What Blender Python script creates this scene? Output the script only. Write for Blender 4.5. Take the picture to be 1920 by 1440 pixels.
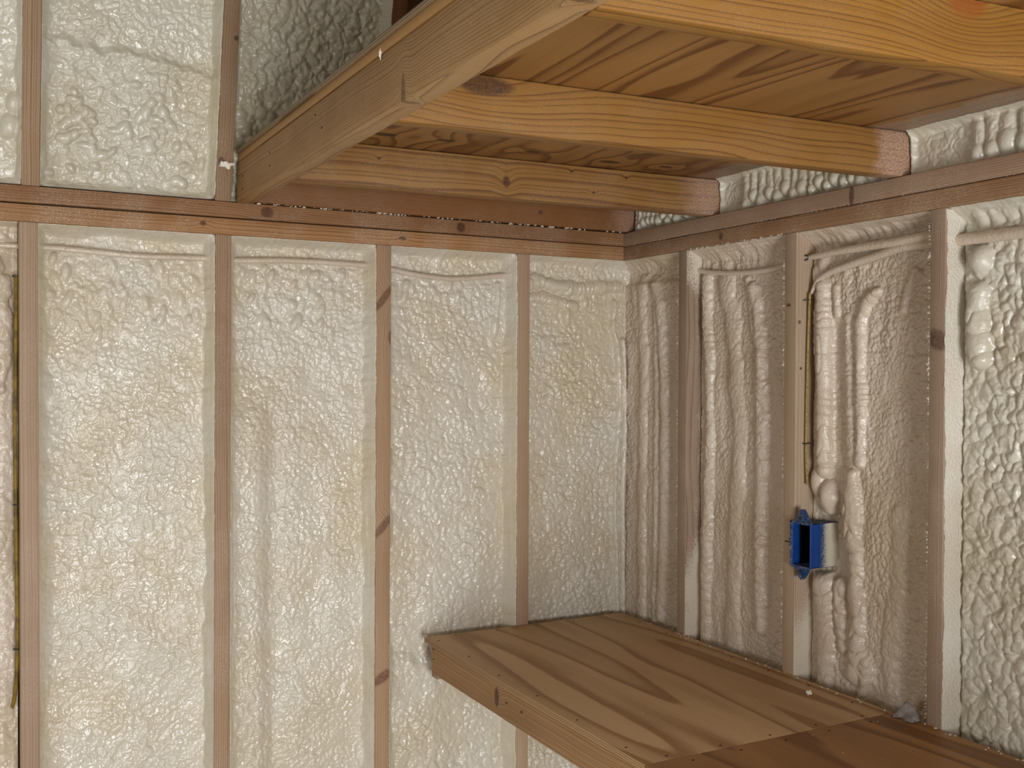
import bpy, bmesh, math, random
import numpy as np
from mathutils import Matrix, Vector

for o in list(bpy.data.objects):
    bpy.data.objects.remove(o)
scene = bpy.context.scene
C = scene.collection

# ------------------------------------------------------------------ camera
# World: X along the back wall (0 = inside corner), Y into the back wall (0 = stud faces), Z up (0 = stud tops)
FPX, YAW, PITCH, ROLL = 1944.14, 0.4871, -0.0118, 0.0041
CAM = Vector((-1.6741, -2.4788, -0.3207))
cam_d = bpy.data.cameras.new('camera')
cam = bpy.data.objects.new('camera', cam_d)
C.objects.link(cam)
_f = Vector((math.sin(YAW)*math.cos(PITCH), math.cos(YAW)*math.cos(PITCH), math.sin(PITCH)))
_r = Vector((math.cos(YAW), -math.sin(YAW), 0))
_u = _r.cross(_f)
_r2 = _r*math.cos(ROLL)+_u*math.sin(ROLL)
_u2 = _u*math.cos(ROLL)-_r*math.sin(ROLL)
cam.matrix_world = Matrix(((_r2.x, _u2.x, -_f.x, CAM.x), (_r2.y, _u2.y, -_f.y, CAM.y), (_r2.z, _u2.z, -_f.z, CAM.z), (0, 0, 0, 1)))
cam_d.sensor_width = 36
cam_d.lens = FPX/1920*36
cam_d.clip_start = 0.02
scene.camera = cam

# ------------------------------------------------------------------ light and exposure
world = bpy.data.worlds.new('world')
scene.world = world
world.use_nodes = True
bg = world.node_tree.nodes['Background']
bg.inputs[0].default_value = (0.80, 0.90, 1.0, 1)
bg.inputs[1].default_value = 0.6

def area(name, loc, target, sx, sy, power, col):
    l = bpy.data.lights.new(name, 'AREA')
    l.shape = 'RECTANGLE'; l.size = sx; l.size_y = sy; l.energy = power; l.color = col
    o = bpy.data.objects.new(name, l); C.objects.link(o)
    o.location = loc
    o.rotation_euler = (Vector(target)-Vector(loc)).to_track_quat('-Z', 'Y').to_euler()
    return o
FLOOR = -1.92
# daylight in the wide doorway of the wall behind the camera; plus an added fill lamp from the left to brighten the right wall
area('doorway_daylight', (-1.38, -4.36, -1.15), (-1.40, 0, -0.78), 1.05, 1.35, 120, (0.975, 0.99, 1.0))
area('left_fill', (-3.45, -1.7, -0.75), (0, -1.6, -0.55), 0.8, 0.7, 12, (0.97, 0.99, 1.0))
scene.cycles.max_bounces = 6
scene.cycles.diffuse_bounces = 4
scene.cycles.glossy_bounces = 2
scene.cycles.transmission_bounces = 4
scene.cycles.caustics_reflective = False
scene.cycles.caustics_refractive = False
scene.view_settings.view_transform = 'Standard'
scene.view_settings.look = 'None'
scene.view_settings.exposure = -0.17
scene.view_settings.gamma = 1
scene.view_settings.use_curve_mapping = False

# ------------------------------------------------------------------ helpers: properties
def tag(o, label=None, cat=None, group=None, kind=None):
    if label: o['label'] = label
    if cat: o['category'] = cat
    if group: o['group'] = group
    if kind: o['kind'] = kind
    return o

def link(name, me, mat=None, parent=None, smooth=False):
    o = bpy.data.objects.new(name, me)
    C.objects.link(o)
    if mat: me.materials.append(mat)
    if parent: o.parent = parent
    if smooth:
        me.polygons.foreach_set('use_smooth', np.ones(len(me.polygons), dtype=bool))
    return o

def empty(name, loc):
    o = bpy.data.objects.new(name, None); C.objects.link(o)
    o.location = loc; o.empty_display_size = .05
    return o

def lin(r, g, b):
    f = lambda c: (c/255/12.92) if c/255 <= .04045 else ((c/255+.055)/1.055)**2.4
    return (f(r), f(g), f(b), 1)

# ------------------------------------------------------------------ helpers: shader nodes
class NT:
    def __init__(s, name):
        s.m = bpy.data.materials.new(name); s.m.use_nodes = True
        s.t = s.m.node_tree; s.n = s.t.nodes
        s.b = s.n['Principled BSDF']
    def put(s, sock, v):
        if isinstance(v, bpy.types.NodeSocket): s.t.links.new(v, sock)
        elif v is not None:
            try: sock.default_value = v
            except Exception: sock.default_value = (v, v, v)
    def math(s, op, a, b=None, c=None, clamp=False):
        n = s.n.new('ShaderNodeMath'); n.operation = op; n.use_clamp = clamp
        for i, v in enumerate((a, b, c)):
            if v is not None: s.put(n.inputs[i], v)
        return n.outputs[0]
    def vec(s, x, y, z):
        n = s.n.new('ShaderNodeCombineXYZ')
        for i, v in enumerate((x, y, z)): s.put(n.inputs[i], v)
        return n.outputs[0]
    def obj(s):
        n = s.n.new('ShaderNodeTexCoord'); q = s.n.new('ShaderNodeSeparateXYZ')
        s.t.links.new(n.outputs['Object'], q.inputs[0])
        return n.outputs['Object'], q.outputs[0], q.outputs[1], q.outputs[2]
    def noise(s, v, scale, detail=2, rough=.5, dist=0):
        n = s.n.new('ShaderNodeTexNoise'); s.put(n.inputs['Vector'], v)
        n.inputs['Scale'].default_value = scale; n.inputs['Detail'].default_value = detail
        n.inputs['Roughness'].default_value = rough; n.inputs['Distortion'].default_value = dist
        return n.outputs[0]
    def voro(s, v, scale, feature='F1', smooth=.3):
        n = s.n.new('ShaderNodeTexVoronoi'); n.feature = feature; s.put(n.inputs['Vector'], v)
        n.inputs['Scale'].default_value = scale
        if feature == 'SMOOTH_F1': n.inputs['Smoothness'].default_value = smooth
        return n.outputs['Distance']
    def ss(s, v, a, b, lo=0., hi=1.):
        n = s.n.new('ShaderNodeMapRange'); n.interpolation_type = 'SMOOTHSTEP'
        s.put(n.inputs[0], v); n.inputs[1].default_value = a; n.inputs[2].default_value = b
        n.inputs[3].default_value = lo; n.inputs[4].default_value = hi
        return n.outputs[0]
    def ramp(s, v, stops):
        n = s.n.new('ShaderNodeValToRGB'); s.put(n.inputs[0], v); r = n.color_ramp
        while len(r.elements) < len(stops): r.elements.new(.5)
        for e, (p, c) in zip(r.elements, stops): e.position = p; e.color = c
        return n.outputs[0]
    def mix(s, f, a, b, mode='MIX'):
        n = s.n.new('ShaderNodeMix'); n.data_type = 'RGBA'; n.blend_type = mode
        s.put(n.inputs[0], f); s.put(n.inputs[6], a); s.put(n.inputs[7], b)
        return n.outputs[2]
    def bump(s, h, dist, strength=1.):
        n = s.n.new('ShaderNodeBump'); n.inputs['Strength'].default_value = strength
        n.inputs['Distance'].default_value = dist; s.put(n.inputs['Height'], h)
        s.t.links.new(n.outputs[0], s.b.inputs['Normal'])
    def done(s, col, rough, spec=.5):
        s.put(s.b.inputs['Base Color'], col); s.put(s.b.inputs['Roughness'], rough)
        s.b.inputs['Specular IOR Level'].default_value = spec
        return s.m

def wood(name, light, dark, pith=(.03, -.06), ring=.0045, seed=0., wav=.006, knots=(), dust=0., tone=.0,
         knotcol=lin(70, 42, 28), dustcol=lin(214, 200, 180), rough=.62, streak=.25, contrast=1.0, spray=None, side=None):
    """Sawn softwood. Object space: x along the length, y and z across it."""
    k = NT(name)
    o, x, y, z = k.obj()
    n1 = k.noise(k.vec(k.math('MULTIPLY_ADD', x, 2.2, seed), k.math('MULTIPLY', y, 7.), k.math('MULTIPLY', z, 7.)), 1., 2)
    dy = k.math('SUBTRACT', y, pith[0]); dz = k.math('SUBTRACT', z, pith[1])
    r = k.math('SQRT', k.math('ADD', k.math('MULTIPLY', dy, dy), k.math('MULTIPLY', dz, dz)))
    r = k.math('ADD', r, k.math('MULTIPLY', k.math('SUBTRACT', n1, .5), wav*4))
    kmask = None
    for kn in knots:
        kx, ky, kz, rx, ry, rz = kn[:6]
        sh = kn[6] if len(kn) > 6 else 0.
        ddx = k.math('SUBTRACT', x, kx)
        if sh: ddx = k.math('SUBTRACT', ddx, k.math('MULTIPLY', k.math('SUBTRACT', y, ky), sh))
        ax = k.math('DIVIDE', ddx, rx); ay = k.math('DIVIDE', k.math('SUBTRACT', y, ky), ry)
        az = k.math('DIVIDE', k.math('SUBTRACT', z, kz), rz)
        d2 = k.math('ADD', k.math('MULTIPLY', ax, ax), k.math('ADD', k.math('MULTIPLY', ay, ay), k.math('MULTIPLY', az, az)))
        e = k.math('EXPONENT', k.math('MULTIPLY', d2, -.16))
        r = k.math('ADD', r, k.math('MULTIPLY', e, min(rx, ry)*1.3))
        m = k.ss(d2, 1.5, .5)
        kmask = m if kmask is None else k.math('MAXIMUM', kmask, m)
    rv = k.noise(k.vec(k.math('MULTIPLY', r, 55.), seed, 0.), 1., 2)
    f = k.math('FRACT', k.math('ADD', k.math('DIVIDE', r, ring), k.math('MULTIPLY', rv, 2.6)))
    mid = tuple(light[i]*(1-.35*contrast)+dark[i]*.35*contrast for i in range(3))+(1,)
    drk = tuple(light[i]*(1-contrast)+dark[i]*contrast for i in range(3))+(1,)
    col = k.ramp(f, [(0., light), (.45, light), (.78, mid), (.92, drk), (.97, drk), (1., light)])
    fib = k.noise(k.vec(k.math('MULTIPLY_ADD', x, 6., seed), k.math('MULTIPLY', y, 260.), k.math('MULTIPLY', z, 260.)), 1., 3, .6)
    col = k.mix(streak, col, k.ramp(fib, [(.25, dark), (.7, light)]))
    big = k.noise(k.vec(k.math('MULTIPLY_ADD', x, 1.3, seed+5), k.math('MULTIPLY', y, 9.), k.math('MULTIPLY', z, 9.)), 1., 2)
    col = k.mix(k.ss(big, .4, .75, 0., .35), col, dark)
    if kmask is not None:
        kn2 = k.noise(o, 160., 2)
        col = k.mix(k.math('MULTIPLY', kmask, k.ss(kn2, .2, .8, .6, .95)), col, knotcol)
    if dust:
        s1 = k.noise(o, 620., 1, .5)
        patch = k.noise(o, 9., 3, .6)
        m = k.math('MULTIPLY', k.ss(s1, .57, .66), k.ss(patch, .36, .60))
        col = k.mix(k.math('MULTIPLY', m, min(1., dust)), col, dustcol)
        col = k.mix(k.ss(patch, .38, .8, 0., .20*dust), col, dustcol)
    if side:    # speckled overspray on the side face of a stud (y = side[0]); heavier with depth and below/above given heights
        f1 = k.noise(o, 480., 2, .6); f2 = k.noise(o, 12., 2)
        on = k.ss(y, side[0]+.0012, side[0]+.0004)
        dep = k.ss(k.math('SUBTRACT', .07, z), -.004, side[1], 0., .42)
        lo = k.ss(x, side[2]+.10, side[2]-.10, 0., .75); hi = k.ss(x, side[3]-.05, side[3]+.05, 0., .6)
        q = k.math('ADD', k.math('ADD', dep, lo), k.math('ADD', hi, k.math('MULTIPLY', k.math('SUBTRACT', f2, .5), .5)))
        m = k.ss(k.math('ADD', q, k.math('MULTIPLY', k.math('SUBTRACT', f1, .5), 1.6)), .45, .75)
        col = k.mix(k.math('MULTIPLY', k.math('MULTIPLY', m, on), .92), col, lin(222, 212, 194))
    if spray:   # overspray film on one end of the board
        n = k.noise(o, 26., 3, .6); n2 = k.noise(o, 260., 3, .7)
        m = k.ss(k.math('ADD', x, k.math('MULTIPLY', k.math('SUBTRACT', n, .5), .10)), spray[0], spray[1])
        col = k.mix(k.math('MULTIPLY', m, k.ss(n2, .35, .65, .15, spray[2])), col, lin(196, 166, 150))
    k.bump(k.math('ADD', k.math('MULTIPLY', f, -.3), k.math('MULTIPLY', fib, .6)), .0006, .6)
    return k.done(col, rough, .3)

def plywood(name, light, dark, seed=0., bands=9., knots=(), dust_x=None, edge=None, across=5.5, rough=.55, plies=1.):
    """Rotary-cut veneer. Object space: x along the grain, y across, z thickness."""
    k = NT(name)
    o, x, y, z = k.obj()
    h = k.noise(k.vec(k.math('MULTIPLY_ADD', x, .75, seed), k.math('MULTIPLY', y, across), seed), 1., 1.5, .45, .15)
    rip = k.noise(k.vec(k.math('MULTIPLY_ADD', x, 5., seed), k.math('MULTIPLY', y, 34.), 1.), 1., 2)
    h = k.math('ADD', h, k.math('MULTIPLY', rip, .028))
    kmask = None
    for kx, ky, rx, ry in knots:
        ax = k.math('DIVIDE', k.math('SUBTRACT', x, kx), rx); ay = k.math('DIVIDE', k.math('SUBTRACT', y, ky), ry)
        d2 = k.math('ADD', k.math('MULTIPLY', ax, ax), k.math('MULTIPLY', ay, ay))
        h = k.math('ADD', h, k.math('MULTIPLY', k.math('EXPONENT', k.math('MULTIPLY', d2, -.10)), .09))
        m = k.ss(d2, 1.3, .4)
        kmask = m if kmask is None else k.math('MAXIMUM', kmask, m)
    f = k.math('FRACT', k.math('MULTIPLY', h, bands))
    mid = tuple(light[i]*.72+dark[i]*.28 for i in range(3))+(1,)
    col = k.ramp(f, [(0., light), (.30, light), (.58, mid), (.80, dark), (.93, dark), (1., light)])
    fib = k.noise(k.vec(k.math('MULTIPLY_ADD', x, 9., seed), k.math('MULTIPLY', y, 230.), 0.), 1., 3, .6)
    col = k.mix(.22, col, k.ramp(fib, [(.3, dark), (.65, light)]))
    tone = k.noise(k.vec(k.math('MULTIPLY', x, 1.1), k.math('MULTIPLY_ADD', y, 6., seed+3), 0.), 1., 2)
    col = k.mix(k.ss(tone, .42, .75, 0., .4), col, dark)
    if kmask is not None: col = k.mix(k.math('MULTIPLY', kmask, .85), col, lin(48, 26, 14))
    if dust_x is not None:   # overspray film beyond a ragged line across y
        n = k.noise(o, 14., 3, .6); n2 = k.noise(o, 300., 2)
        m = k.ss(k.math('ADD', k.math('MULTIPLY', y, dust_x[2]), k.math('MULTIPLY', k.math('SUBTRACT', n, .5), .07)), dust_x[0], dust_x[1])
        col = k.mix(k.math('MULTIPLY', m, k.ss(n2, .2, .8, .45, .85)), col, lin(168, 148, 130))
    # veneer edges (thickness faces) show the ply lines
    g = k.n.new('ShaderNodeNewGeometry'); 
    tn = k.n.new('ShaderNodeVectorTransform'); tn.vector_type = 'NORMAL'; tn.convert_from = 'WORLD'; tn.convert_to = 'OBJECT'
    k.t.links.new(g.outputs['Normal'], tn.inputs[0])
    sp = k.n.new('ShaderNodeSeparateXYZ'); k.t.links.new(tn.outputs[0], sp.inputs[0])
    side = k.ss(k.math('ABSOLUTE', sp.outputs[2]), .6, .3)
    wv = k.noise(k.vec(k.math('MULTIPLY', x, 14.), 0., k.math('MULTIPLY', z, 10.)), 1., 2)
    pl = k.math('FRACT', k.math('ADD', k.math('DIVIDE', z, .0042), k.math('MULTIPLY', wv, .5)))
    ecol = k.ramp(pl, [(0., dark), (.12, edge or light), (.6, edge or light), (.75, lin(60, 40, 24)), (1., dark)])
    ecol = k.mix(plies, edge or light, ecol)
    col = k.mix(side, col, ecol)
    k.bump(fib, .0004, .5)
    return k.done(col, rough, .35)

def foam_mat(name, a, b, scale=1., rough=.29, bump=.0016, yellow=lin(204, 188, 152)):
    k = NT(name)
    o, x, y, z = k.obj()
    t = k.noise(o, 5., 3, .55)
    col = k.mix(k.ss(t, .35, .68), a, b)
    t2 = k.noise(o, 2.3, 2)
    col = k.mix(k.ss(t2, .52, .75, 0., .24), col, yellow)
    w = k.noise(o, 30., 1)
    n1 = k.noise(o, 150.*scale, 1, .4)
    v2 = k.noise(o, 460., 1)
    k.bump(k.math('ADD', n1, k.math('MULTIPLY', v2, .12)), bump, .8)
    r = k.ss(w, .3, .7, rough-.05, rough+.1)
    return k.done(col, r, .65)

def plain(name, col, rough=.5, spec=.5, metal=0., noise_amt=.0, col2=None, scale=60.):
    k = NT(name)
    o, x, y, z = k.obj()
    n = k.noise(o, scale, 3)
    c = k.mix(k.ss(n, .35, .7), col, col2 or tuple(c*.85 for c in col[:3])+(1,))
    k.b.inputs['Metallic'].default_value = metal
    return k.done(c, rough, spec)

# ------------------------------------------------------------------ helpers: meshes
def box_mesh(name, lx, ly, lz, bev=.0015, seg=2):
    bm = bmesh.new()
    bmesh.ops.create_cube(bm, size=1)
    bmesh.ops.scale(bm, vec=(lx, ly, lz), verts=bm.verts)
    if bev: bmesh.ops.bevel(bm, geom=bm.edges[:], offset=bev, segments=seg, affect='EDGES', profile=.5)
    me = bpy.data.meshes.new(name); bm.to_mesh(me); bm.free()
    return me

def frame(o, centre, ex, ey, ez):
    ex, ey, ez = (Vector(v).normalized() for v in (ex, ey, ez))
    c = Vector(centre)
    o.matrix_world = Matrix(((ex.x, ey.x, ez.x, c.x), (ex.y, ey.y, ez.y, c.y), (ex.z, ey.z, ez.z, c.z), (0, 0, 0, 1)))
    return o

def board(name, p0, p1, ey, wy, wz, mat, parent=None, bev=.0018):
    """Board from p0 to p1 (centre line); width wy along ey, thickness wz along the third axis."""
    p0, p1 = Vector(p0), Vector(p1)
    ex = (p1-p0).normalized(); ey = Vector(ey); ez = ex.cross(ey).normalized(); ey = ez.cross(ex)
    o = link(name, box_mesh(name, (p1-p0).length, wy, wz, bev), mat, None, True)
    me = o.data
    try: me.set_sharp_from_angle(angle=math.radians(50))
    except Exception: pass
    frame(o, (p0+p1)/2, ex, ey, ez)
    if parent:
        mw = o.matrix_world.copy(); o.parent = parent
        o.matrix_parent_inverse = Matrix.Translation(parent.location).inverted() if parent.type == 'EMPTY' else parent.matrix_world.inverted()
        o.matrix_world = mw
    return o

def tube_mesh(name, pts, rad, sides=10, jitter=0., seed=0, sub=6, flat=1.):
    """Round tube along a Catmull-Rom path; rad is a number or a list per path point."""
    P = [Vector(p) for p in pts]
    R = [rad]*len(P) if not isinstance(rad, (list, tuple)) else list(rad)
    Q, RR = [], []
    for i in range(len(P)-1):
        a = P[i-1] if i else P[0]*2-P[1]; b, c = P[i], P[i+1]; d = P[i+2] if i+2 < len(P) else c*2-b
        for j in range(sub):
            t = j/sub
            Q.append(.5*((2*b)+(c-a)*t+(2*a-5*b+4*c-d)*t*t+(3*b-a-3*c+d)*t**3)); RR.append(R[i]*(1-t)+R[i+1]*t)
    Q.append(P[-1]); RR.append(R[-1])
    rnd = random.Random(seed)
    vs, fs = [], []
    up = Vector((0.13, 0.31, 0.94))
    for i, q in enumerate(Q):
        t = (Q[min(i+1, len(Q)-1)]-Q[max(i-1, 0)]).normalized()
        n = t.cross(up)
        if n.length < .1: n = t.cross(Vector((1, 0, 0)))
        n.normalize(); b = t.cross(n)
        for j in range(sides):
            a = 2*math.pi*j/sides
            rr = RR[i]*(1+rnd.uniform(-jitter, jitter))
            vs.append(q+n*math.cos(a)*rr+b*math.sin(a)*rr*flat)
    for i in range(len(Q)-1):
        for j in range(sides):
            k = (j+1) % sides
            fs.append((i*sides+j, i*sides+k, (i+1)*sides+k, (i+1)*sides+j))
    fs.append(tuple(range(sides))[::-1]); fs.append(tuple(range((len(Q)-1)*sides, len(Q)*sides)))
    me = bpy.data.meshes.new(name); me.from_pydata([tuple(v) for v in vs], [], fs); me.update()
    return me

# ------------------------------------------------------------------ numpy noise for the foam relief
def _hash(ix, iy, seed):
    h = (ix.astype(np.int64)*374761393 + iy.astype(np.int64)*668265263 + int(seed)*974634541) & 0xffffffff
    h = ((h ^ (h >> 13))*1274126177) & 0xffffffff
    h = ((h ^ (h >> 15))*2246822519) & 0xffffffff
    return (h ^ (h >> 16)).astype(np.float32)/4294967296.

def vn(x, y, seed=0):
    ix = np.floor(x); iy = np.floor(y); fx = x-ix; fy = y-iy
    fx = fx*fx*fx*(fx*(fx*6-15)+10); fy = fy*fy*fy*(fy*(fy*6-15)+10)
    a = _hash(ix, iy, seed); b = _hash(ix+1, iy, seed); c = _hash(ix, iy+1, seed); d = _hash(ix+1, iy+1, seed)
    return (a*(1-fx)+b*fx)*(1-fy)+(c*(1-fx)+d*fx)*fy-.5

def fb(x, y, seed=0, octs=3):
    s = 0; a = 1.
    for i in range(octs):
        s = s+a*vn(x*2**i, y*2**i, seed+i*17); a *= .5
    return s

def pil(u, v, cell, seed=0, warp=.45, ay=1., soft=1.2):
    """Pillowy blobs of about the given size, creased where they meet."""
    x = u/cell; y = v/cell/ay
    wx = vn(x*.8, y*.8, seed+101)*2*warp+vn(x*2.1, y*2.1, seed+103)*warp*.7
    wy = vn(x*.8, y*.8, seed+102)*2*warp+vn(x*2.1, y*2.1, seed+104)*warp*.7
    x = x+wx; y = y+wy
    ix = np.floor(x); iy = np.floor(y)
    best = np.full(x.shape, 9., dtype=np.float32)
    for i in (-1, 0, 1):
        for j in (-1, 0, 1):
            cx = ix+i; cy = iy+j
            px = cx+_hash(cx, cy, seed)*.9+.05; py = cy+_hash(cx, cy, seed+7)*.9+.05
            sz = .75+.5*_hash(cx, cy, seed+13)
            best = np.minimum(best, ((x-px)**2+(y-py)**2)*sz)
    return np.clip(1-best*soft, 0, 1)

def seg_dist(U, V, pts):
    """Distance to a polyline and the length along it."""
    best = np.full(U.shape, 1e9, dtype=np.float32); along = np.zeros(U.shape, dtype=np.float32); L = 0.
    for (a, b), (c, d) in zip(pts[:-1], pts[1:]):
        l = math.hypot(c-a, d-b)
        t = np.clip(((U-a)*(c-a)+(V-b)*(d-b))/(l*l), 0, 1)
        ds = np.hypot(U-(a+t*(c-a)), V-(b+t*(d-b)))
        m = ds < best
        best = np.where(m, ds, best); along = np.where(m, L+t*l, along); L += l
    return best, along

def roll_(H, U, V, pts, r, h, bead=0., per=.02, seed=0, wob=.25, base=0., tex=.0030):
    """Lay a rounded run of foam along a path; beads swell along its length."""
    d, s = seg_dist(U, V, pts)
    s = s + .25*per*vn(s/per, d*0, seed+5)*2
    rr = r*(1+wob*2.4*vn(U/.03, V/.045, seed+1)+wob*vn(U/.012, V/.014, seed+11))
    sp_ = s/per+3.2*vn(s/per/2.6, s*0, seed+3)+1.1*vn(U/r*1.2, V/per*.8, seed+6)
    bd = np.clip(np.abs(np.sin(math.pi*sp_))**.45*(.75+.5*vn(s/per*.7, s*0, seed+4)*2+.25), 0, 1.25)
    rr = rr*(1-bead*.35*(1-bd)); hh = h*(1-bead*.32*(1-bd))
    t = np.clip(1-(d/rr)**2, 0, None)
    F = base+hh*np.sqrt(t)+tex*pil(U, V, .0115, seed+9, .5, 1.2)-tex*.5+.003*vn(U/.03, V/.05, seed+2)*min(1, tex*400)
    return np.where(t > 0, np.maximum(H, F), H)

def blob(H, U, V, u, v, ru, rv, h, seed=0, base=0.):
    d = ((U-u)/ru)**2+((V-v)/rv)**2
    d = d*(1+.5*vn(U/.02, V/.02, seed))
    t = np.clip(1-d, 0, None)
    return np.where(t > 0, np.maximum(H, base+h*np.sqrt(t)), H)

def sstep(x, a, b):
    t = np.clip((x-a)/(b-a), 0, 1); return t*t*(3-2*t)

def axis(a, b, fine, step, coarse, ends=(0, 0)):
    """Samples from a to b: step inside the fine interval, coarse outside; extra samples in end ramps."""
    pts = [np.arange(max(a, fine[0]), min(b, fine[1]), step), np.array([a, b])]
    if a < fine[0]: pts.append(np.arange(a, fine[0], coarse))
    if b > fine[1]: pts.append(np.arange(fine[1], b, coarse))
    if ends[0]: pts.append(np.linspace(a, a+ends[0], 10))
    if ends[1]: pts.append(np.linspace(b-ends[1], b, 10))
    s = np.unique(np.round(np.concatenate(pts), 5))
    keep = np.concatenate([[True], np.diff(s) > .0004])
    return s[keep]

def foam(name, label, mat, us, vs, to_world, rec, Hf, left, right, top, bot, seed, back=.135, group='foam filled bays'):
    """Foam fill of one bay: relief grid (depth = rec - H) with fillets to the timbers on each side.
    left/right/top/bot = (width of the rise, depth at the timber, overlap onto the timber)."""
    U, V = np.meshgrid(us.astype(np.float32), vs.astype(np.float32))
    u0, u1, v0, v1 = us[0], us[-1], vs[0], vs[-1]
    H = Hf(U, V)
    D = rec-H
    one = lambda q, k: vn(q/.05, q*0+k, seed+k)*2+vn(q/.012, q*0+k, seed+k+1)
    damp = np.ones_like(U)
    for (w, e, ov, pw), t, q, k in ((left, (U-u0), V, 31), (right, (u1-U), V, 41), (top, (v1-V), U, 51), (bot, (V-v0), U, 61)):
        if w <= 0: continue
        ww = w*(1+.30*one(q, k)); tt = np.clip(t/ww, 0, 1)
        ee = e+.004*vn(q/.03, q*0, seed+k+3)+.002*vn(q/.006, q*0, seed+k+5)
        g = (1-tt)**pw
        D = D*(1-g)+ee*g
        D = D+4*g*(1-g)*.0035*(vn(t/.004, q/.09, seed+k+8)+.6*vn(t/.006, q/.012, seed+k+9))
    D = D.astype(np.float32)
    # overlap of the thin skin onto the timber edges
    if left[2]:  U[:, 0] -= left[2]*np.clip(.35+1.6*vn(V[:, 0]/.008, V[:, 0]*0, seed+71)+1.2*vn(V[:, 0]/.06, V[:, 0]*0, seed+72), 0, 1.3)
    if right[2]: U[:, -1] += right[2]*np.clip(.35+1.6*vn(V[:, 0]/.008, V[:, 0]*0, seed+73)+1.2*vn(V[:, 0]/.06, V[:, 0]*0, seed+74), 0, 1.3)
    nv, nu = U.shape
    X, Y, Z = to_world(U.ravel().astype(np.float64), V.ravel().astype(np.float64), D.ravel().astype(np.float64))
    co = np.stack([X, Y, Z], 1)
    idx = np.arange(nv*nu).reshape(nv, nu)
    q = np.stack([idx[:-1, :-1], idx[:-1, 1:], idx[1:, 1:], idx[1:, :-1]], -1).reshape(-1, 4)
    # sides and back close the block
    ring = np.concatenate([idx[0, :], idx[1:, -1], idx[-1, -2::-1], idx[-2:0:-1, 0]])
    rb = np.arange(len(ring))+nv*nu
    bx, by, bz = to_world(U.ravel()[ring].astype(np.float64), V.ravel()[ring].astype(np.float64), np.full(len(ring), back))
    co = np.concatenate([co, np.stack([bx, by, bz], 1)])
    sk = np.stack([np.roll(ring, -1), ring, rb, np.roll(rb, -1)], -1)
    q = np.concatenate([q, sk])
    me = bpy.data.meshes.new(name)
    nf = len(q)
    me.vertices.add(len(co)); me.vertices.foreach_set('co', co.astype(np.float32).ravel())
    me.loops.add(nf*4+len(rb)); me.polygons.add(nf+1)
    me.loops.foreach_set('vertex_index', np.concatenate([q.ravel(), rb[::-1]]).astype(np.int32))
    me.polygons.foreach_set('loop_start', np.concatenate([np.arange(nf)*4, [nf*4]]).astype(np.int32))
    me.update(calc_edges=True)
    o = link(name, me, mat, None, True)
    return tag(o, label, 'insulation', group)

back_w = lambda u, v, d: (u, d, v)
right_w = lambda u, v, d: (d, -u, v)
LEAN = math.radians(12.3)
def lean_w(u, v, d):      # v measured up the sloping studs from the plate
    return u, d*math.cos(LEAN)-v*math.sin(LEAN), .078+v*math.cos(LEAN)+d*math.sin(LEAN)

# ------------------------------------------------------------------ materials
STUD = (lin(181, 154, 130), lin(144, 118, 96))
PLATE = (lin(178, 132, 88), lin(114, 75, 43))
PLATER = (lin(172, 144, 120), lin(130, 104, 84))
FIR = (lin(208, 138, 66), lin(128, 66, 22))
TAN = (lin(176, 138, 92), lin(114, 82, 48))
F_WHITE = foam_mat('foam_cream', lin(214, 207, 193), lin(208, 196, 173))
F_WARM = foam_mat('foam_warm_cream', lin(210, 195, 177), lin(198, 181, 159), 1.2, .33, yellow=lin(202, 186, 150))
F_SHINY = foam_mat('foam_glossy_cream', lin(208, 202, 187), lin(199, 190, 169), .8, .29, .0012)
F_CRUMB = plain('foam_crumb', lin(238, 232, 220), .8, .2, col2=lin(220, 208, 188), scale=200.)
F_COAT = foam_mat('foam_thin_coat', lin(222, 216, 204), lin(212, 202, 184), 1.6, .33, .0030)

# ------------------------------------------------------------------ the setting
SHEATH = plain('sheathing', lin(150, 120, 86), .8, .2, col2=lin(120, 92, 60), scale=8.)
PLYFLOOR = plain('floor_concrete', lin(196, 194, 188), .8, .2, col2=lin(172, 168, 160), scale=5.)
LINING = foam_mat('foam_far_walls', lin(170, 162, 146), lin(160, 150, 130), .8)
def slab(name, lo, hi, mat, parent=None):
    lo, hi = Vector(lo), Vector(hi); d = hi-lo
    o = link(name, box_mesh(name, d.x, d.y, d.z, 0), mat)
    o.location = (lo+hi)/2
    if parent: o.parent = parent; o.matrix_parent_inverse = parent.matrix_world.inverted()
    else: o['kind'] = 'structure'
    return o
slab('floor', (-3.6, -4.5, FLOOR-.02), (.16, .16, FLOOR), PLYFLOOR)
slab('wall_back', (-3.6, .140, FLOOR), (.16, .160, .10), SHEATH)
slab('wall_right', (.140, -4.5, FLOOR), (.160, .140, 1.25), SHEATH)
slab('ceiling', (-3.6, -4.5, 1.25), (.16, .25, 1.27), LINING)
wl = bpy.data.objects.new('wall_left', None); C.objects.link(wl); wl['kind'] = 'structure'; wl.location = (-3.5, -2, FLOOR)
wf = bpy.data.objects.new('wall_front', None); C.objects.link(wf); wf['kind'] = 'structure'; wf.location = (-1.7, -4.4, FLOOR)
bpy.context.view_layer.update()
for lo, hi in (((-3.52, -4.5, FLOOR), (-3.5, -2.25, 1.25)), ((-3.52, -1.15, FLOOR), (-3.5, .14, 1.25)),
               ((-3.52, -2.25, FLOOR), (-3.5, -1.15, -1.05)), ((-3.52, -2.25, -.05), (-3.5, -1.15, 1.25))):
    slab('wall_panel', lo, hi, LINING, wl)
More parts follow.
